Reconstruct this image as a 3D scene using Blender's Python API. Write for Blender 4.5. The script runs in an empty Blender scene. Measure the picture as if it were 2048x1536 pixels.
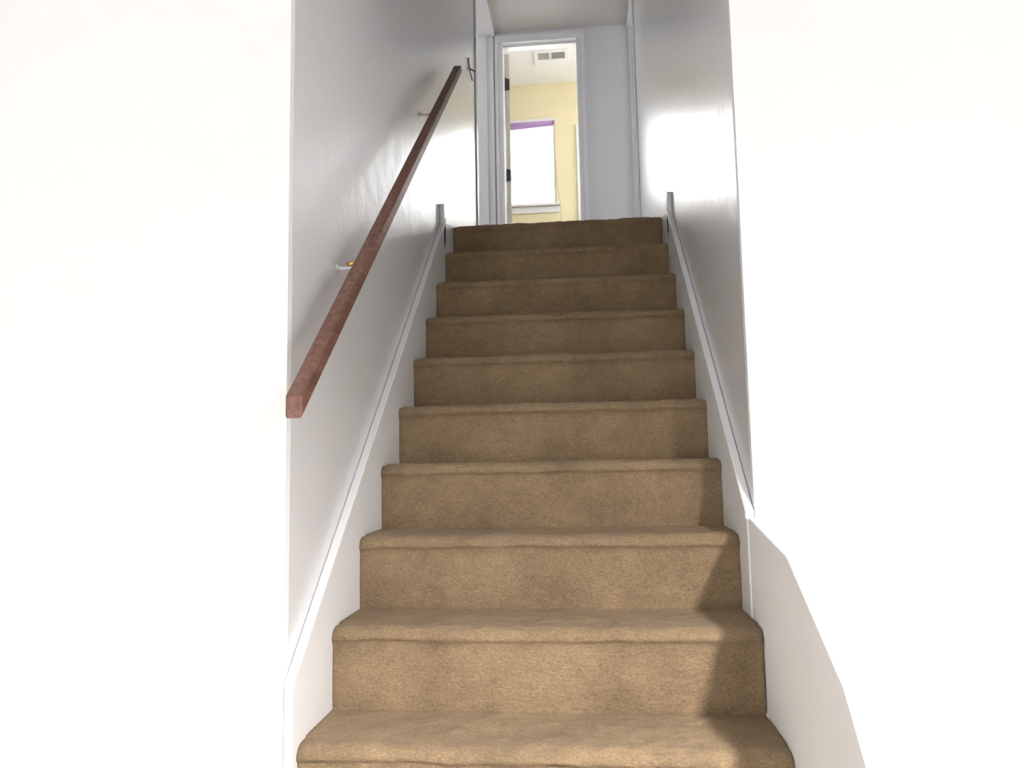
import bpy, bmesh, math, random
from mathutils import Vector, Matrix, noise

random.seed(7)
SC = bpy.context.scene
COL = SC.collection

# ------------------------------------------------------------------ camera
F_PX = 1500.0
YAW, PITCH, ROLL = 0.09812, 0.10086, -0.01848
CAM = Vector((0.118, -3.501, -1.1397))
fwd = Vector((-math.sin(YAW) * math.cos(PITCH), math.cos(YAW) * math.cos(PITCH), math.sin(PITCH)))
rgt = Vector((math.cos(YAW), math.sin(YAW), 0))
upv = rgt.cross(fwd)
cr, sr = math.cos(ROLL), math.sin(ROLL)
r2 = cr * rgt + sr * upv
u2 = -sr * rgt + cr * upv
cd = bpy.data.cameras.new('camera')
cam = bpy.data.objects.new('camera', cd)
COL.objects.link(cam)
M = Matrix.Identity(4)
for i in range(3):
    M[i][0], M[i][1], M[i][2], M[i][3] = r2[i], u2[i], -fwd[i], CAM[i]
cam.matrix_world = M
cd.sensor_width = 36.0
cd.lens = F_PX / 2048 * 36
cd.clip_start = 0.02
SC.camera = cam

# ------------------------------------------------------------------ sky and exposure
SKY = 12.0
Z_LOW = -14 * 0.19104
# window openings of the lower room (along the wall from, to, height from, to)
REAR = [(-1.3, -0.5, Z_LOW + 0.02, Z_LOW + 2.2)]
LEFTW = []
RIGHTW = [(-5.6, -5.2, Z_LOW + 0.9, Z_LOW + 2.3)]
ADDED_LAMP_E = 3100.0      # strength of the added, unseen lamp that lights the lower steps
ADDED_LAMP = (1.0, -3.6, -0.55)
wd = bpy.data.worlds.new('world')
SC.world = wd
wd.use_nodes = True
bg = wd.node_tree.nodes['Background']
bg.inputs[0].default_value = (0.985, 0.99, 1.0, 1)
bg.inputs[1].default_value = SKY
SC.view_settings.view_transform = 'Standard'
SC.view_settings.look = 'None'
SC.view_settings.gamma = 1.0
SC.view_settings.use_curve_mapping = False
SC.view_settings.exposure = 0.0
try:
    SC.cycles.max_bounces = 10
    SC.cycles.diffuse_bounces = 6
    SC.cycles.glossy_bounces = 4
    SC.cycles.transparent_max_bounces = 12
    SC.cycles.use_denoising = True
    SC.cycles.use_adaptive_sampling = True
    SC.cycles.adaptive_threshold = 0.03
except Exception:
    pass

# ------------------------------------------------------------------ helpers
def nt(name):
    m = bpy.data.materials.new(name)
    m.use_nodes = True
    t = m.node_tree
    return m, t, t.nodes['Principled BSDF']

def paint(name, col, rough=0.4, bump=0.0, scale=60.0, coat=0.0, coat_rough=0.1, spec=0.5, var=0.03, ior=1.5, dist=0.002):
    m, t, b = nt(name)
    n = t.nodes.new('ShaderNodeTexNoise'); n.inputs['Scale'].default_value = 2.3; n.inputs['Detail'].default_value = 4
    tc = t.nodes.new('ShaderNodeTexCoord')
    t.links.new(tc.outputs['Object'], n.inputs['Vector'])
    mx = t.nodes.new('ShaderNodeMix'); mx.data_type = 'RGBA'
    mx.inputs[6].default_value = (*[c * (1 - var) for c in col], 1)
    mx.inputs[7].default_value = (*[min(1, c * (1 + var)) for c in col], 1)
    t.links.new(n.outputs['Fac'], mx.inputs[0])
    t.links.new(mx.outputs[2], b.inputs['Base Color'])
    b.inputs['Roughness'].default_value = rough
    b.inputs['IOR'].default_value = ior
    b.inputs['Specular IOR Level'].default_value = spec
    b.inputs['Coat Weight'].default_value = coat
    b.inputs['Coat Roughness'].default_value = coat_rough
    if bump:
        n2 = t.nodes.new('ShaderNodeTexNoise'); n2.inputs['Scale'].default_value = scale; n2.inputs['Detail'].default_value = 3
        t.links.new(tc.outputs['Object'], n2.inputs['Vector'])
        bp = t.nodes.new('ShaderNodeBump'); bp.inputs['Strength'].default_value = bump; bp.inputs['Distance'].default_value = dist
        t.links.new(n2.outputs['Fac'], bp.inputs['Height'])
        t.links.new(bp.outputs['Normal'], b.inputs['Normal'])
        t.links.new(bp.outputs['Normal'], b.inputs['Coat Normal'])
    return m

def plain(name, col, rough=0.5, metal=0.0):
    m, t, b = nt(name)
    b.inputs['Base Color'].default_value = (*col, 1)
    b.inputs['Roughness'].default_value = rough
    b.inputs['Metallic'].default_value = metal
    return m

def carpet_mat():
    m, t, b = nt('carpet')
    L = t.links.new
    tc = t.nodes.new('ShaderNodeTexCoord')
    def nz(scale, detail=3, rough=0.55, sx=1, sy=1, sz=1):
        mp = t.nodes.new('ShaderNodeMapping'); mp.inputs['Scale'].default_value = (sx, sy, sz)
        L(tc.outputs['Object'], mp.inputs['Vector'])
        n = t.nodes.new('ShaderNodeTexNoise'); n.inputs['Scale'].default_value = scale
        n.inputs['Detail'].default_value = detail; n.inputs['Roughness'].default_value = rough
        L(mp.outputs['Vector'], n.inputs['Vector'])
        return n
    big = nz(5.0, 4, 0.6)
    mid = nz(26.0, 5, 0.7, 1, 1, 1.6)
    fine = nz(330.0, 3, 0.75, 0.45, 1, 0.9)
    r1 = t.nodes.new('ShaderNodeValToRGB')
    r1.color_ramp.elements[0].position = 0.30; r1.color_ramp.elements[0].color = (0.223, 0.156, 0.093, 1)
    r1.color_ramp.elements[1].position = 0.70; r1.color_ramp.elements[1].color = (0.326, 0.231, 0.138, 1)
    L(big.outputs['Fac'], r1.inputs[0])
    def mul(a, fac_node, lo, hi):
        mr = t.nodes.new('ShaderNodeMapRange')
        mr.inputs['From Min'].default_value = 0.3; mr.inputs['From Max'].default_value = 0.7
        mr.inputs['To Min'].default_value = lo; mr.inputs['To Max'].default_value = hi
        L(fac_node.outputs['Fac'], mr.inputs['Value'])
        mx = t.nodes.new('ShaderNodeMix'); mx.data_type = 'RGBA'; mx.blend_type = 'MULTIPLY'
        mx.inputs[0].default_value = 1.0
        L(a, mx.inputs[6]); L(mr.outputs[0], mx.inputs[7])
        return mx.outputs[2]
    c = mul(r1.outputs[0], mid, 0.88, 1.10)
    c = mul(c, fine, 0.66, 1.28)
    L(c, b.inputs['Base Color'])
    b.inputs['Roughness'].default_value = 0.95
    b.inputs['Specular IOR Level'].default_value = 0.1
    b.inputs['Sheen Weight'].default_value = 0.12
    b.inputs['Sheen Roughness'].default_value = 0.5
    b.inputs['Sheen Tint'].default_value = (0.9, 0.8, 0.65, 1)
    bp = t.nodes.new('ShaderNodeBump'); bp.inputs['Strength'].default_value = 0.75; bp.inputs['Distance'].default_value = 0.004
    L(fine.outputs['Fac'], bp.inputs['Height'])
    bp2 = t.nodes.new('ShaderNodeBump'); bp2.inputs['Strength'].default_value = 0.7; bp2.inputs['Distance'].default_value = 0.012
    L(mid.outputs['Fac'], bp2.inputs['Height']); L(bp.outputs['Normal'], bp2.inputs['Normal'])
    L(bp2.outputs['Normal'], b.inputs['Normal'])
    return m

def wood_mat():
    m, t, b = nt('rail_wood')
    L = t.links.new
    tc = t.nodes.new('ShaderNodeTexCoord')
    mp = t.nodes.new('ShaderNodeMapping'); mp.inputs['Scale'].default_value = (14, 1.3, 14)
    L(tc.outputs['Object'], mp.inputs['Vector'])
    n = t.nodes.new('ShaderNodeTexNoise'); n.inputs['Scale'].default_value = 5; n.inputs['Detail'].default_value = 6; n.inputs['Roughness'].default_value = 0.65
    L(mp.outputs['Vector'], n.inputs['Vector'])
    r = t.nodes.new('ShaderNodeValToRGB')
    r.color_ramp.elements[0].position = 0.3; r.color_ramp.elements[0].color = (0.100, 0.042, 0.032, 1)
    r.color_ramp.elements[1].position = 0.75; r.color_ramp.elements[1].color = (0.270, 0.140, 0.098, 1)
    e = r.color_ramp.elements.new(0.52); e.color = (0.175, 0.080, 0.058, 1)
    L(n.outputs['Fac'], r.inputs[0])
    # pale worn nicks across the board
    mp2 = t.nodes.new('ShaderNodeMapping'); mp2.inputs['Scale'].default_value = (8, 26, 60)
    L(tc.outputs['Object'], mp2.inputs['Vector'])
    n2 = t.nodes.new('ShaderNodeTexNoise'); n2.inputs['Scale'].default_value = 1.6; n2.inputs['Detail'].default_value = 3
    L(mp2.outputs['Vector'], n2.inputs['Vector'])
    r2_ = t.nodes.new('ShaderNodeValToRGB')
    r2_.color_ramp.elements[0].position = 0.68; r2_.color_ramp.elements[0].color = (0, 0, 0, 1)
    r2_.color_ramp.elements[1].position = 0.76; r2_.color_ramp.elements[1].color = (0.6, 0.6, 0.6, 1)
    L(n2.outputs['Fac'], r2_.inputs[0])
    mx = t.nodes.new('ShaderNodeMix'); mx.data_type = 'RGBA'
    L(r2_.outputs[0], mx.inputs[0]); L(r.outputs[0], mx.inputs[6]); mx.inputs[7].default_value = (0.40, 0.26, 0.16, 1)
    L(mx.outputs[2], b.inputs['Base Color'])
    b.inputs['Roughness'].default_value = 0.42
    bp = t.nodes.new('ShaderNodeBump'); bp.inputs['Strength'].default_value = 0.25; bp.inputs['Distance'].default_value = 0.001
    L(n.outputs['Fac'], bp.inputs['Height']); L(bp.outputs['Normal'], b.inputs['Normal'])
    return m

def glass_mat():
    m, t, b = nt('window_glass')
    t.nodes.remove(b)
    out = t.nodes['Material Output']
    tr = t.nodes.new('ShaderNodeBsdfTransparent'); gl = t.nodes.new('ShaderNodeBsdfGlossy'); gl.inputs['Roughness'].default_value = 0.02
    fr = t.nodes.new('ShaderNodeFresnel'); fr.inputs['IOR'].default_value = 1.45
    mx = t.nodes.new('ShaderNodeMixShader')
    t.links.new(fr.outputs[0], mx.inputs[0]); t.links.new(tr.outputs[0], mx.inputs[1]); t.links.new(gl.outputs[0], mx.inputs[2])
    t.links.new(mx.outputs[0], out.inputs['Surface'])
    return m

MAT = {}
MAT['wall'] = paint('gloss_wall_paint', (0.755, 0.765, 0.79), 0.35, 0.6, 12.0, coat=1.0, coat_rough=0.31, var=0.015, dist=0.004)
MAT['lower'] = paint('lower_room_paint', (0.90, 0.90, 0.90), 0.6, 0.03, 30)
MAT['hall'] = paint('hall_wall_paint', (0.76, 0.76, 0.79), 0.5, 0.05, 30)
MAT['ceil'] = paint('ceiling_paint', (0.62, 0.61, 0.59), 0.8)
MAT['trim'] = paint('white_trim_paint', (0.80, 0.805, 0.82), 0.32, 0.06, 25)
MAT['string'] = paint('stringer_paint', (0.80, 0.805, 0.82), 0.35, 0.08, 18, var=0.03)
MAT['door'] = paint('cream_door_paint', (0.72, 0.69, 0.60), 0.4)
MAT['yellow'] = paint('yellow_wall_paint', (0.80, 0.72, 0.48), 0.6)
MAT['carpet'] = carpet_mat()
MAT['wood'] = wood_mat()
MAT['lower_floor'] = paint('lower_floor', (0.42, 0.39, 0.36), 0.6, var=0.05)
MAT['ground'] = paint('pale_ground', (0.78, 0.78, 0.78), 0.8, var=0.02)
MAT['brass'] = plain('brass', (0.62, 0.40, 0.13), 0.3, 1.0)
MAT['grey'] = plain('grey_metal', (0.32, 0.32, 0.31), 0.45, 0.4)
MAT['dark'] = plain('dark_hinge', (0.065, 0.055, 0.085), 0.45, 0.3)
MAT['purple'] = paint('purple_fabric', (0.42, 0.28, 0.52), 0.8, 0.2, 200)
MAT['vent'] = plain('vent_white', (0.86, 0.87, 0.87), 0.6)
MAT['duct'] = plain('vent_dark', (0.10, 0.10, 0.09), 0.9)
MAT['cord'] = plain('cord', (0.55, 0.50, 0.36), 0.8)
MAT['glass'] = glass_mat()

def link(o, parent=None):
    COL.objects.link(o)
    if parent is not None:
        o.parent = parent
    return o

def obj(name, bm, mat, parent=None, smooth=False, bevel=0.0):
    me = bpy.data.meshes.new(name)
    bmesh.ops.recalc_face_normals(bm, faces=bm.faces)
    bm.to_mesh(me); bm.free()
    if smooth:
        for p in me.polygons: p.use_smooth = True
    me.materials.append(mat)
    o = bpy.data.objects.new(name, me)
    link(o, parent)
    if bevel:
        md = o.modifiers.new('bevel', 'BEVEL'); md.width = bevel; md.segments = 3; md.limit_method = 'ANGLE'
    return o

def box(bm, x0, x1, y0, y1, z0, z1):
    v = [bm.verts.new((x, y, z)) for x in (x0, x1) for y in (y0, y1) for z in (z0, z1)]
    for f in ((0, 1, 3, 2), (4, 6, 7, 5), (0, 4, 5, 1), (2, 3, 7, 6), (0, 2, 6, 4), (1, 5, 7, 3)):
        bm.faces.new([v[i] for i in f])

def boxes(*bs):
    bm = bmesh.new()
    for b in bs: box(bm, *b)
    return bm

def prism_x(bm, pts, x0, x1):
    a = [bm.verts.new((x0, y, z)) for y, z in pts]
    b = [bm.verts.new((x1, y, z)) for y, z in pts]
    bm.faces.new(a); bm.faces.new(b[::-1])
    n = len(pts)
    for i in range(n):
        j = (i + 1) % n
        bm.faces.new((a[i], a[j], b[j], b[i]))

def prism_z(bm, pts, z0, z1):
    a = [bm.verts.new((x, y, z0)) for x, y in pts]
    b = [bm.verts.new((x, y, z1)) for x, y in pts]
    bm.faces.new(a); bm.faces.new(b[::-1])
    n = len(pts)
    for i in range(n):
        j = (i + 1) % n
        bm.faces.new((a[i], a[j], b[j], b[i]))

def tube(bm, pts, r, n=10):
    rings = []
    pts = [Vector(p) for p in pts]
    for i, p in enumerate(pts):
        d = (pts[min(i + 1, len(pts) - 1)] - pts[max(i - 1, 0)]).normalized()
        a = d.orthogonal().normalized(); c = d.cross(a)
        if i and rings:
            ref = rings[-1][0].co - pts[i - 1]
            a = (ref - d * ref.dot(d)).normalized(); c = d.cross(a)
        rr = r[i] if isinstance(r, (list, tuple)) else r
        rings.append([bm.verts.new(p + rr * (math.cos(2 * math.pi * k / n) * a + math.sin(2 * math.pi * k / n) * c)) for k in range(n)])
    for i in range(len(rings) - 1):
        for k in range(n):
            bm.faces.new((rings[i][k], rings[i][(k + 1) % n], rings[i + 1][(k + 1) % n], rings[i + 1][k]))
    bm.faces.new(rings[0]); bm.faces.new(rings[-1][::-1])

def tag(o, label, cat=None, group=None, kind=None):
    o['label'] = label
    if cat: o['category'] = cat
    if group: o['group'] = group
    if kind: o['kind'] = kind
    return o

def struct(name, bm, mat, label, bevel=0.0, smooth=False):
    o = obj(name, bm, mat, None, smooth, bevel)
    return tag(o, label, None, None, 'structure')

def empty(name, loc, label, cat, kind=None):
    o = bpy.data.objects.new(name, None)
    COL.objects.link(o); o.location = loc
    bpy.context.view_layer.update()
    return tag(o, label, cat, None, kind)

def adopt(o, root):
    """keep world-space mesh, parent to an empty standing elsewhere"""
    o.parent = root
    o.matrix_parent_inverse = Matrix.Translation(root.location).inverted()
    return o

# ------------------------------------------------------------------ dimensions
RISE, TREAD, OVER = 0.19104, 0.21525, 0.014
SL = RISE / TREAD
HW = 0.50                 # half width of the carpet
WX = 0.52                 # wall plane
YL, YR = -1.955, -1.60    # lower ends of the two stairwell walls
LO, RO = 1.00, 1.50       # where the walls stop at the landing openings
YE = 2.00                 # end wall
CZ = 2.165                # hall ceiling
NSTEP = 14
ZG = -NSTEP * RISE

# ------------------------------------------------------------------ structure
FX, FY, FZ = 2.6, -7.0, 0.45     # lower room: half width, rear wall, ceiling
struct('ground', boxes((-20, 20, -20, 20, ZG - 0.4, ZG - 0.2)), MAT['ground'], 'pale ground outside the house')
struct('floor_lower', boxes((-FX - 0.15, FX + 0.15, FY - 0.15, 0.4, ZG - 0.2, ZG)), MAT['lower_floor'], 'brown floor of the lower room at the foot of the stairs')
struct('wall_front', boxes((-FX - 0.15, -WX, YL, YL + 0.02, ZG, FZ), (WX, FX + 0.15, YR, YR + 0.02, ZG, FZ)), MAT['lower'], 'white lower room wall on both sides of the stair opening')
struct('wall_header', boxes((-WX - 0.12, WX + 0.12, YR, YR + 0.12, FZ, CZ)), MAT['wall'], 'white wall above the stair opening')
struct('ceiling_lower', boxes((-FX - 0.15, FX + 0.15, FY - 0.15, YL, FZ, FZ + 0.12), (-WX - 0.12, FX + 0.15, YL, YR, FZ, FZ + 0.12)), MAT['vent'], 'white ceiling of the lower room')
def holed_wall(axis, p, th, a0, a1, z0, z1, holes):
    """boxes of a wall with rectangular window holes (a from, a to, z from, z to)"""
    out, cur = [], a0
    for h0, h1, hz0, hz1 in sorted(holes):
        out += [(cur, h0, z0, z1), (h0, h1, z0, hz0), (h0, h1, hz1, z1)]
        cur = h1
    out.append((cur, a1, z0, z1))
    out = [o for o in out if o[1] - o[0] > 1e-4 and o[3] - o[2] > 1e-4]
    if axis == 'y':
        return boxes(*[(a, b, p, p + th, c, d) for a, b, c, d in out])
    return boxes(*[(p, p + th, a, b, c, d) for a, b, c, d in out])
struct('wall_rear', holed_wall('y', FY - 0.15, 0.15, -FX - 0.15, FX + 0.15, ZG, FZ, REAR), MAT['lower'], 'lower room wall with windows behind the viewpoint')
struct('wall_lower_left', holed_wall('x', -FX - 0.15, 0.15, FY, YL, ZG, FZ, LEFTW), MAT['lower'], 'plain lower room side wall')
struct('wall_lower_right', holed_wall('x', FX, 0.15, FY, YR, ZG, FZ, RIGHTW), MAT['lower'], 'lower room side wall with a window')
struct('wall_left', boxes((-WX - 0.12, -WX, YL + 0.02, LO, ZG, CZ)), MAT['wall'], 'glossy white stairwell wall with the wooden handrail', bevel=0.004)
struct('wall_right', boxes((WX, WX + 0.12, YR + 0.02, RO, ZG, CZ)), MAT['wall'], 'glossy white stairwell wall without a handrail', bevel=0.004)
DX0, DX1, DZ = -0.447, 0.118, 2.075     # doorway in the end wall
struct('wall_back', boxes((-2.6, DX0 - 0.02, YE, YE + 0.11, 0, 2.44), (DX1 + 0.02, 2.6, YE, YE + 0.11, 0, 2.44),
                          (DX0 - 0.02, DX1 + 0.02, YE, YE + 0.11, DZ + 0.02, 2.44)), MAT['hall'], 'pale lavender white end wall of the landing around the doorway')
struct('ceiling', boxes((-WX - 0.12, WX + 0.12, YR, YE, CZ, CZ + 0.12)), MAT['ceil'], 'grey white ceiling over the stairs and landing')
struct('floor', boxes((-2.6, 2.6, 0.21, 3.5, -0.18, 0.0)), MAT['carpet'], 'carpeted upstairs floor beyond the top step')

# ------------------------------------------------------------------ staircase
def step_profile(k):
    yn, z0 = -k * TREAD, -k * RISE
    yb = -(k - 1) * TREAD + OVER if k else 0.21
    p = []
    n = 28
    for i in range(n):
        p.append((yb + (yn + 0.034 - yb) * i / n, z0))
    R = 0.030
    for i in range(15):                       # rolled nosing
        a = math.radians(90 + 100 * i / 14)
        p.append((yn + R + 0.002 + R * math.cos(a), z0 - 0.024 + 0.024 * math.sin(a)))
    yl, zl = p[-1]
    p.append((yl + 0.0035, zl - 0.004)); p.append((yl + 0.0075, zl - 0.007)); p.append((yl + 0.0095, zl - 0.012))
    yr = yn + OVER
    zt, zb = zl - 0.022, z0 - RISE
    m = 24
    for i in range(m + 1):
        f = i / m
        bul = -0.0025 * math.sin(f * math.pi)
        p.append((yr + bul, zt + (zb - zt) * f))
    return p, yb, zb

def make_step(k, parent):
    prof, yb, zb = step_profile(k)
    nx = 200 if k > 3 else 100
    bm = bmesh.new()
    rows = []
    for j, (y, z) in enumerate(prof):
        row = []
        for i in range(nx + 1):
            x = -HW + 2 * HW * i / nx
            edge = min(1.0, (HW - abs(x)) / 0.02)
            q = Vector((x * 6, y * 14, z * 14 + k * 3.1))
            a = noise.noise(q) * 0.0022 + noise.noise(q * 4.3) * 0.0012 + noise.noise(q * 14) * 0.0009
            crease = 1.0 if 43 <= j <= 45 else 0.0
            if 3 < j < 34: a += (noise.noise(Vector((x * 34, y * 30, k * 2.7))) - 0.1) * 0.0026 + noise.noise(Vector((x * 75, y * 60, k * 4.7))) * 0.0016
            dy = -a + crease * (0.001 + noise.noise(Vector((x * 13, k * 5.3, 0))) * 0.005 + noise.noise(Vector((x * 50, k * 5.3, 3))) * 0.003)
            dz = a * (1.0 if j < 42 else 0.3) + (noise.noise(Vector((x * 9, k * 7.7, 2))) * 0.004 if 41 <= j <= 46 else 0)
            if j == 0 or j == len(prof) - 1: dy = dz = 0
            sag = 0.004 * math.exp(-((abs(x) - HW) / 0.012) ** 2) if 24 < j < 44 else 0.0
            row.append(bm.verts.new((x, y + dy * edge + sag, z + dz * edge - sag)))
        rows.append(row)
    for j in range(len(rows) - 1):
        for i in range(nx):
            bm.faces.new((rows[j][i], rows[j][i + 1], rows[j + 1][i + 1], rows[j + 1][i]))
    # sides, back and underside
    for s in (0, nx):
        c0 = bm.verts.new((-HW if s == 0 else HW, yb, zb))
        bm.faces.new([r[s] for r in rows] + [c0])
    o = obj('step', bm, MAT['carpet'], parent, smooth=True)
    return o

stairs = empty('staircase', (0, -1.4, ZG), 'straight steep staircase in worn tan carpet rising between two white walls', 'staircase')
for k in range(NSTEP):
    adopt(make_step(k, None), stairs)

def stringer(side, ylow):
    x0, x1 = (-WX + 0.00105, -HW) if side < 0 else (HW, WX - 0.00105)
    h = 0.125
    pts = [(ylow, SL * ylow - 0.42), (ylow, SL * ylow + h), (-0.20, SL * -0.20 + h), (0.0, -0.002), (0.14, -0.05), (0.14, -0.3)]
    bm = bmesh.new(); prism_x(bm, pts, x0, x1)
    o = obj('stringer', bm, MAT['string'], None, bevel=0.003)
    adopt(o, stairs)
    # rounded cap moulding along the top edge
    bm = bmesh.new()
    xm = 0.5 * (x0 + x1); ins = -side * 0.003
    xa, xb = (x0, x1 + 0.003) if side < 0 else (x0 - 0.003, x1)
    pts = [(ylow, SL * ylow + h), (ylow, SL * ylow + h + 0.020), (-0.20, SL * -0.20 + h + 0.020), (-0.20, SL * -0.20 + h)]
    prism_x(bm, pts, xa, xb)
    c = obj('cap_moulding', bm, MAT['trim'], None, bevel=0.003)
    c.parent = o
    # little upright block where the board stops at the landing
    bm = bmesh.new()
    zt = 0.030
    pts = [(-0.235, -0.19), (-0.235, zt - 0.012), (-0.225, zt), (-0.205, zt), (-0.195, zt - 0.012), (-0.195, -0.15)]
    prism_x(bm, pts, x0, x1)
    e = obj('end_block', bm, MAT['trim'], None, bevel=0.003)
    e.parent = o
stringer(-1, YL)
stringer(1, YR)

# added low wall, its top shaped to cast a shadow on the lower steps
bm = bmesh.new()
prism_x(bm, [(-2.86, ZG), (-2.86, -2.15), (-2.25, -1.50), (-1.95, -1.34), (YR - 0.001, -1.29), (YR - 0.001, ZG)], WX - 0.017, WX + 0.10)
struct('wall_shadow_caster', bm, MAT['lower'], 'added low white sloping wall that casts a shadow on the lower steps', bevel=0.004)

# ------------------------------------------------------------------ added lamp, out of the picture, to light the lower steps
lamp = empty('added_lamp', (ADDED_LAMP[0], ADDED_LAMP[1], ZG), 'added unseen floor lamp with a white cone shade, put in to light the lower steps', 'lamp')
bm = bmesh.new(); tube(bm, [(ADDED_LAMP[0], ADDED_LAMP[1], ZG + 0.001), (ADDED_LAMP[0], ADDED_LAMP[1], ZG + 0.02), (ADDED_LAMP[0], ADDED_LAMP[1], ZG + 0.03)], [0.15, 0.15, 0.03], 32)
adopt(obj('base', bm, MAT['grey'], None), lamp)
bm = bmesh.new(); tube(bm, [(ADDED_LAMP[0], ADDED_LAMP[1], ZG + 0.03), (ADDED_LAMP[0], ADDED_LAMP[1], ADDED_LAMP[2] - 0.055)], 0.012, 16)
adopt(obj('pole', bm, MAT['grey'], None, smooth=True), lamp)
bm = bmesh.new(); bmesh.ops.create_uvsphere(bm, u_segments=32, v_segments=16, radius=0.06); bmesh.ops.translate(bm, verts=bm.verts, vec=ADDED_LAMP)
gm, gt, gb = nt('added_lamp_globe'); gb.inputs['Emission Color'].default_value = (1.0, 0.975, 0.955, 1); gb.inputs['Emission Strength'].default_value = ADDED_LAMP_E
gb.inputs['Base Color'].default_value = (0.8, 0.8, 0.8, 1)
adopt(obj('bulb', bm, gm, None, smooth=True), lamp)
bm = bmesh.new()
ring = []
for rr, zz in ((0.17, -0.07), (0.10, 0.17), (0.02, 0.19), (0.02, 0.183), (0.095, 0.165), (0.166, -0.07)):
    ring.append([bm.verts.new((ADDED_LAMP[0] + rr * math.cos(2 * math.pi * i / 40), ADDED_LAMP[1] + rr * math.sin(2 * math.pi * i / 40), ADDED_LAMP[2] + zz)) for i in range(40)])
for a_, b_ in zip(ring, ring[1:] + ring[:1]):
    for i in range(40):
        bm.faces.new((a_[i], a_[(i + 1) % 40], b_[(i + 1) % 40], b_[i]))
adopt(obj('added_lamp_shade', bm, MAT['vent'], None, smooth=False), lamp)  # cone shaped to keep the added light off the upper steps and walls

# ------------------------------------------------------------------ handrail
rail = empty('handrail', (-0.452, -1.0, -0.1), 'worn reddish brown wooden handrail on the white wall', 'handrail')
def rail_board():
    bm = bmesh.new()
    x0, x1 = -0.470, -0.435
    y0, y1 = -2.085, -0.095
    c = 0.8215         # centre-line height above the nosing line at y = 0
    hz = 0.0235
    d = Vector((1, SL)).normalized()           # (y, z) along
    nrm = Vector((-d.y, d.x))
    hh = hz * d.x
    P0 = Vector((y0, SL * y0 + c)); P1 = Vector((y1, SL * y1 + c))
    pts = [P0 - Vector((0, hz)), P1 - nrm * hh]
    for i in range(1, 8):                      # rounded upper end
        a = -90 + 180 * i / 8
        pts.append(P1 + d * (math.cos(math.radians(a)) * 0.018) + nrm * (math.sin(math.radians(a)) * hh))
    pts += [P1 + nrm * hh, P0 + Vector((0, hz))]
    prism_x(bm, [(p.x, p.y) for p in pts], x0, x1)
    return obj('rail_board', bm, MAT['wood'], None, bevel=0.005)
adopt(rail_board(), rail)
def bracket(y, brass):
    z = SL * y + 0.822
    bm = bmesh.new()
    tube(bm, [(-WX + 0.0005, y, z), (-WX + 0.003, y, z), (-WX + 0.005, y, z)], [0.010, 0.010, 0.007], 20)
    tube(bm, [(-WX + 0.003, y, z), (-0.500, y, z - 0.003), (-0.478, y, z - 0.001), (-0.466, y, z)], [0.005, 0.0045, 0.0045, 0.007], 12)
    o = obj('bracket', bm, MAT['wall'], None, smooth=True)
    o['label'] = 'white painted bracket'
    adopt(o, rail)
    if brass:
        bm = bmesh.new()
        tube(bm, [(-0.488, y, z + 0.004), (-0.487, y, z + 0.008), (-0.473, y, z + 0.008), (-0.472, y, z + 0.004)], [0.005, 0.008, 0.008, 0.005], 12)
        k = obj('knuckle', bm, MAT['brass'], None, smooth=True)
        k['label'] = 'bare brass knuckle'
        k.parent = o
    return o
bracket(-1.64, True)
bracket(-0.63, False)

# ------------------------------------------------------------------ landing trim
struct('trim_1', boxes((-WX - 0.12, -WX, YE - 0.022, YE - 0.001, 0, CZ - 0.03), (-WX - 0.085, -WX - 0.05, YE - 0.034, YE - 0.022, 0, CZ - 0.03)),
       MAT['trim'], 'white far side jamb of the opening beside the handrail wall', bevel=0.003)
struct('trim_2', boxes((WX - 0.002, WX + 0.12, YE - 0.022, YE - 0.001, 0, CZ - 0.03), (WX + 0.025, WX + 0.06, YE - 0.034, YE - 0.022, 0, CZ - 0.03)),
       MAT['trim'], 'white far side jamb of the opening beside the bare wall', bevel=0.003)
struct('trim_3', boxes((-WX - 0.12, -WX + 0.012, LO, YE, CZ - 0.03, CZ)), MAT['trim'], 'white head strip over the opening beside the handrail wall', bevel=0.004)
struct('trim_4', boxes((WX - 0.012, WX + 0.12, RO, YE, CZ - 0.03, CZ)), MAT['trim'], 'white head strip over the opening beside the bare wall', bevel=0.004)
struct('trim_5', boxes((-WX - 0.0, -WX + 0.010, LO - 0.055, LO - 0.002, 0.0, CZ - 0.03)), MAT['trim'], 'narrow corner strip where the handrail wall stops', bevel=0.003)
struct('trim_6', boxes((WX - 0.012, WX, RO - 0.06, RO - 0.002, 0.0, CZ - 0.03)), MAT['trim'], 'narrow corner strip where the bare wall stops', bevel=0.003)

# doorway casing: stepped boards on the hall face of the end wall, jamb lining and stop
cw = 0.062
def casing(name, x0, x1, z0, z1, label, horiz=False):
    if horiz:
        bm = boxes((x0, x1, YE - 0.014, YE, z0, z1), (x0, x1, YE - 0.022, YE - 0.013, z0 + 0.035, z1))
    elif x0 < 0:
        bm = boxes((x0, x1, YE - 0.014, YE, z0, z1), (x0, x0 + 0.025, YE - 0.022, YE - 0.013, z0, z1))
    else:
        bm = boxes((x0, x1, YE - 0.014, YE, z0, z1), (x1 - 0.025, x1, YE - 0.022, YE - 0.013, z0, z1))
    struct(name, bm, MAT['trim'], label, bevel=0.003)
casing('trim_7', DX0 - cw, DX0 - 0.001, 0, DZ, 'white casing on the hinge side of the doorway')
casing('trim_8', DX1 + 0.001, DX1 + cw, 0, DZ, 'white casing on the latch side of the doorway')
casing('trim_9', DX0 - cw, DX1 + cw, DZ + 0.001, DZ + cw, 'white casing across the top of the doorway', True)
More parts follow.
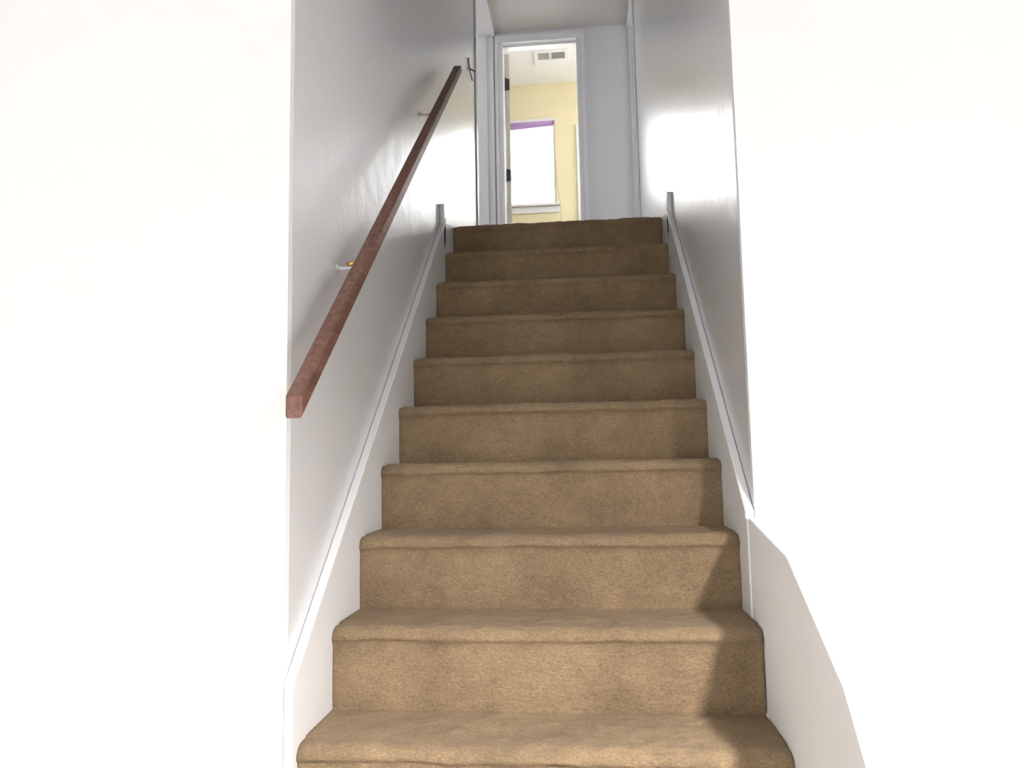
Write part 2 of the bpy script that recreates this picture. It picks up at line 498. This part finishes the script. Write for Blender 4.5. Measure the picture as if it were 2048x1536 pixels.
struct('trim_10', boxes((DX0 - 0.02, DX0, YE, YE + 0.11, 0, DZ), (DX1, DX1 + 0.02, YE, YE + 0.11, 0, DZ), (DX0 - 0.02, DX1 + 0.02, YE, YE + 0.11, DZ, DZ + 0.02),
                        (DX0, DX1, YE + 0.03, YE + 0.065, DZ - 0.013, DZ)), MAT['trim'], 'white lining boards inside the doorway', bevel=0.002)

# open door seen edge-on
bm = bmesh.new()
da = math.radians(11)
hx, hy = DX0 + 0.036, YE + 0.115
dv = Vector((-math.sin(da), math.cos(da))); dn = Vector((-math.cos(da), -math.sin(da)))
q0 = Vector((hx, hy)); 
pts = [q0, q0 + dv * 0.56, q0 + dv * 0.56 + dn * 0.034, q0 + dn * 0.034]
prism_z(bm, [(p.x, p.y) for p in pts], 0.012, DZ - 0.02)
door = struct('door_1', bm, MAT['door'], 'cream door standing open into the yellow room, seen edge on', bevel=0.002)
for zc in (1.80, 1.06, 0.25):
    bm = boxes((DX0 + 0.003, DX0 + 0.0365, YE + 0.1045, YE + 0.1125, zc - 0.045, zc + 0.045))
    tube(bm, [(DX0 + 0.008, YE + 0.105, zc - 0.05), (DX0 + 0.008, YE + 0.105, zc + 0.05)], 0.007, 10)
    obj('hinge', bm, MAT['dark'], door)['label'] = 'dark hinge'
kp = q0 + dv * 0.50 + dn * 0.034
bm = bmesh.new()
tube(bm, [(*(kp + dn * d), 0.95) for d in (0, 0.022, 0.036, 0.05)], [0.012, 0.011, 0.025, 0.018], 16)
obj('knob', bm, MAT['brass'], door, smooth=True)

# ------------------------------------------------------------------ yellow room behind the doorway
RY, RZ = 3.36, 2.44
WX0, WX1, WZ0, WZ1 = -0.96, -0.105, 1.25, 2.075
V0, V1, VZ0, VZ1 = 0.135, 0.98, 1.14, 1.955     # second window, only its casing edge shows
struct('wall_far', boxes((-1.7, WX0, RY, RY + 0.14, 0, RZ), (WX1, V0, RY, RY + 0.14, 0, RZ), (V1, 1.2, RY, RY + 0.14, 0, RZ), (WX0, WX1, RY, RY + 0.14, 0, WZ0), (WX0, WX1, RY, RY + 0.14, WZ1, RZ),
                          (V0, V1, RY, RY + 0.14, 0, VZ0), (V0, V1, RY, RY + 0.14, VZ1, RZ)),
       MAT['yellow'], 'yellow wall with the window seen through the doorway')
struct('wall_west', boxes((-1.82, -1.7, YE + 0.11, RY + 0.14, 0, RZ)), MAT['yellow'], 'yellow side wall of the far room behind the open door')
struct('wall_east', holed_wall('x', 1.2, 0.12, YE + 0.11, RY + 0.14, 0, RZ, [(2.5, 3.1, 1.0, 2.0)]), MAT['yellow'], 'yellow side wall of the far room on the latch side')
struct('ceiling_far', boxes((-1.82, 1.32, YE + 0.0, RY + 0.14, RZ, RZ + 0.1)), MAT['vent'], 'white ceiling of the yellow room with the air vent')

win = struct('window_1', boxes((WX0, WX0 + 0.035, RY + 0.02, RY + 0.10, WZ0, WZ1), (WX1 - 0.018, WX1, RY + 0.02, RY + 0.10, WZ0, WZ1),
                               (WX0, WX1, RY + 0.02, RY + 0.10, WZ1 - 0.02, WZ1), (WX0, WX1, RY + 0.02, RY + 0.10, WZ0, WZ0 + 0.012)),
             MAT['trim'], 'bright overexposed window in the yellow wall', bevel=0.002)
obj('pane', boxes((WX0 + 0.035, WX1 - 0.018, RY + 0.058, RY + 0.062, WZ0 + 0.012, WZ1 - 0.02)), MAT['glass'], win)
obj('sill', boxes((WX0 - 0.04, WX1 + 0.037, RY - 0.045, RY + 0.02, WZ0 - 0.022, WZ0), (WX0 - 0.02, WX1 + 0.028, RY - 0.014, RY, WZ0 - 0.085, WZ0 - 0.022)), MAT['trim'], win, bevel=0.003)
obj('head_casing', boxes((WX0 - 0.03, WX1 + 0.005, RY - 0.016, RY + 0.02, WZ1 - 0.022, WZ1 + 0.012)), MAT['trim'], win, bevel=0.003)

win2 = struct('window_2', boxes((V0, V0 + 0.018, RY + 0.02, RY + 0.10, VZ0, VZ1), (V1 - 0.018, V1, RY + 0.02, RY + 0.10, VZ0, VZ1),
                                (V0, V1, RY + 0.02, RY + 0.10, VZ1 - 0.018, VZ1), (V0, V1, RY + 0.02, RY + 0.10, VZ0, VZ0 + 0.018)),
              MAT['trim'], 'second window whose white casing edge shows at the latch side of the doorway', bevel=0.002)
obj('pane', boxes((V0 + 0.018, V1 - 0.018, RY + 0.058, RY + 0.062, VZ0 + 0.018, VZ1 - 0.018)), MAT['glass'], win2)
obj('casing', boxes((V0 - 0.038, V0 + 0.002, RY - 0.018, RY + 0.02, 0.40, VZ1 + 0.055), (V1 - 0.002, V1 + 0.055, RY - 0.018, RY + 0.02, 0.40, VZ1 + 0.055),
                    (V0 + 0.002, V1 - 0.002, RY - 0.018, RY + 0.02, VZ1 - 0.002, VZ1 + 0.055)), MAT['trim'], win2, bevel=0.003)
obj('apron_panel', boxes((V0 + 0.002, V1 - 0.002, RY - 0.012, RY, 0.40, VZ0 - 0.02), (V0 - 0.0, V1 + 0.0, RY - 0.05, RY + 0.02, VZ0 - 0.02, VZ0)), MAT['trim'], win2, bevel=0.003)

shade = empty('window_shade', (-0.53, RY - 0.02, WZ1), 'rolled up purple fabric shade at the top of the window', 'shade')
bm = bmesh.new(); tube(bm, [(WX0 + 0.01, RY - 0.028, WZ1 - 0.038), (WX1 - 0.004, RY - 0.028, WZ1 - 0.034)], 0.013, 14)
adopt(obj('roller', bm, MAT['purple'], None, smooth=True), shade)
bm = bmesh.new()
a = [(WX0 + 0.01, WZ1 - 0.05), (WX1 - 0.012, WZ1 - 0.047), (WX1 - 0.012, WZ1 - 0.068), (WX0 + 0.01, WZ1 - 0.115)]
va = [bm.verts.new((x, RY - 0.024, z)) for x, z in a]; vb = [bm.verts.new((x, RY - 0.019, z)) for x, z in a]
bm.faces.new(va); bm.faces.new(vb[::-1])
for i in range(4): bm.faces.new((va[i], va[(i + 1) % 4], vb[(i + 1) % 4], vb[i]))
adopt(obj('fabric', bm, MAT['purple'], None), shade)
bm = boxes((WX1 - 0.010, WX1 + 0.004, RY - 0.045, RY - 0.016, WZ1 - 0.055, WZ1 - 0.022))
adopt(obj('end_bracket', bm, MAT['purple'], None, bevel=0.002), shade)

bm = bmesh.new()
tube(bm, [(WX1 - 0.002, RY - 0.03, WZ1 - 0.05), (WX1 + 0.004, RY - 0.02, 1.60), (WX1 + 0.012, RY - 0.02, 1.42), (WX1 + 0.035, RY - 0.05, 1.26), (WX1 + 0.043, RY - 0.052, 1.16), (WX1 + 0.044, RY - 0.05, 0.95)], 0.003, 8)
tag(obj('pull_cord', bm, MAT['cord'], None, smooth=True), 'thin tan pull cord hanging past the end of the window sill', 'cord')

# ceiling air register
VX0, VX1, VY0, VY1 = -0.235, 0.030, 2.775, 2.985
vent = empty('air_vent', (-0.11, 2.85, RZ), 'white louvred air vent on the ceiling of the yellow room', 'vent')
fr = 0.022
bm = boxes((VX0 - 0.02, VX1 + 0.02, VY0 - 0.0, VY0 + fr, RZ - 0.012, RZ), (VX0 - 0.02, VX1 + 0.02, VY1 - 0.07, VY1, RZ - 0.012, RZ),
           (VX0 - 0.02, VX0 + 0.012, VY0 + fr, VY1 - 0.07, RZ - 0.012, RZ), (VX1 - 0.012, VX1 + 0.02, VY0 + fr, VY1 - 0.07, RZ - 0.012, RZ),
           (-0.121, -0.103, VY0 + fr, VY1 - 0.07, RZ - 0.012, RZ))
adopt(obj('frame', bm, MAT['vent'], None, bevel=0.002), vent)
adopt(obj('duct', boxes((VX0 + 0.01, VX1 - 0.01, VY0 + 0.02, VY1 - 0.068, RZ - 0.003, RZ - 0.0005)), MAT['duct'], None), vent)
bm = bmesh.new()
for x0, x1, n in ((VX0 + 0.012, -0.121, 9), (-0.103, VX1 - 0.012, 9)):
    for i in range(n):
        x = x0 + (x1 - x0) * (i + 0.5) / n
        box(bm, x - 0.0022, x + 0.0022, VY0 + fr, VY1 - 0.07, RZ - 0.011, RZ - 0.003)
lv = adopt(obj('louvers', bm, MAT['vent'], None), vent)
lv['kind'] = 'stuff'

# wall hook near the head of the stairs
hook = empty('wall_hook', (-WX, 0.70, 1.18), 'thin bowed grey metal hook on the white wall above the handrail end', 'hook')
HY = -0.055
bm = bmesh.new()
tube(bm, [(-WX + 0.004, HY + 0.735, 1.232), (-WX + 0.004, HY + 0.735, 1.21), (-WX + 0.006, HY + 0.742, 1.185), (-WX + 0.008, HY + 0.755, 1.16), (-WX + 0.012, HY + 0.775, 1.14), (-WX + 0.016, HY + 0.80, 1.125)], 0.0045, 8)
adopt(obj('back_plate', bm, MAT['grey'], None, smooth=True), hook)
bm = bmesh.new()
tube(bm, [(-WX + 0.001, HY + 0.755, 1.182), (-WX + 0.016, HY + 0.775, 1.180), (-WX + 0.030, HY + 0.79, 1.177)], [0.004, 0.005, 0.006], 8)
adopt(obj('peg', bm, MAT['grey'], None, smooth=True), hook)

# ------------------------------------------------------------------ side rooms that the landing openings lead to
def side_room(s, name, wy0, wy1):
    x0, x1 = 0.64, 2.6
    bs = [(x1, x1 + 0.12, 0.4, wy0, 0, RZ), (x1, x1 + 0.12, wy1, YE, 0, RZ), (x1, x1 + 0.12, wy0, wy1, 0, 0.6), (x1, x1 + 0.12, wy0, wy1, 1.5, RZ),
          (x0, x1 + 0.12, 0.3, 0.4, 0, RZ)]
    bs = [(min(s * a, s * b), max(s * a, s * b), c, d, e, f) for a, b, c, d, e, f in bs]
    struct('wall_' + name, boxes(*bs), MAT['hall'], 'white walls of the side room beyond the %s opening' % name)
    a, b = sorted((s * x0, s * (x1 + 0.12)))
    struct('ceiling_' + name, boxes((a, b, 0.3, YE, RZ, RZ + 0.1)), MAT['ceil'], 'ceiling of the side room beyond the %s opening' % name)
side_room(-1, 'handrail_side', 0.7, 1.3)
side_room(1, 'bare_side', 0.7, 1.3)
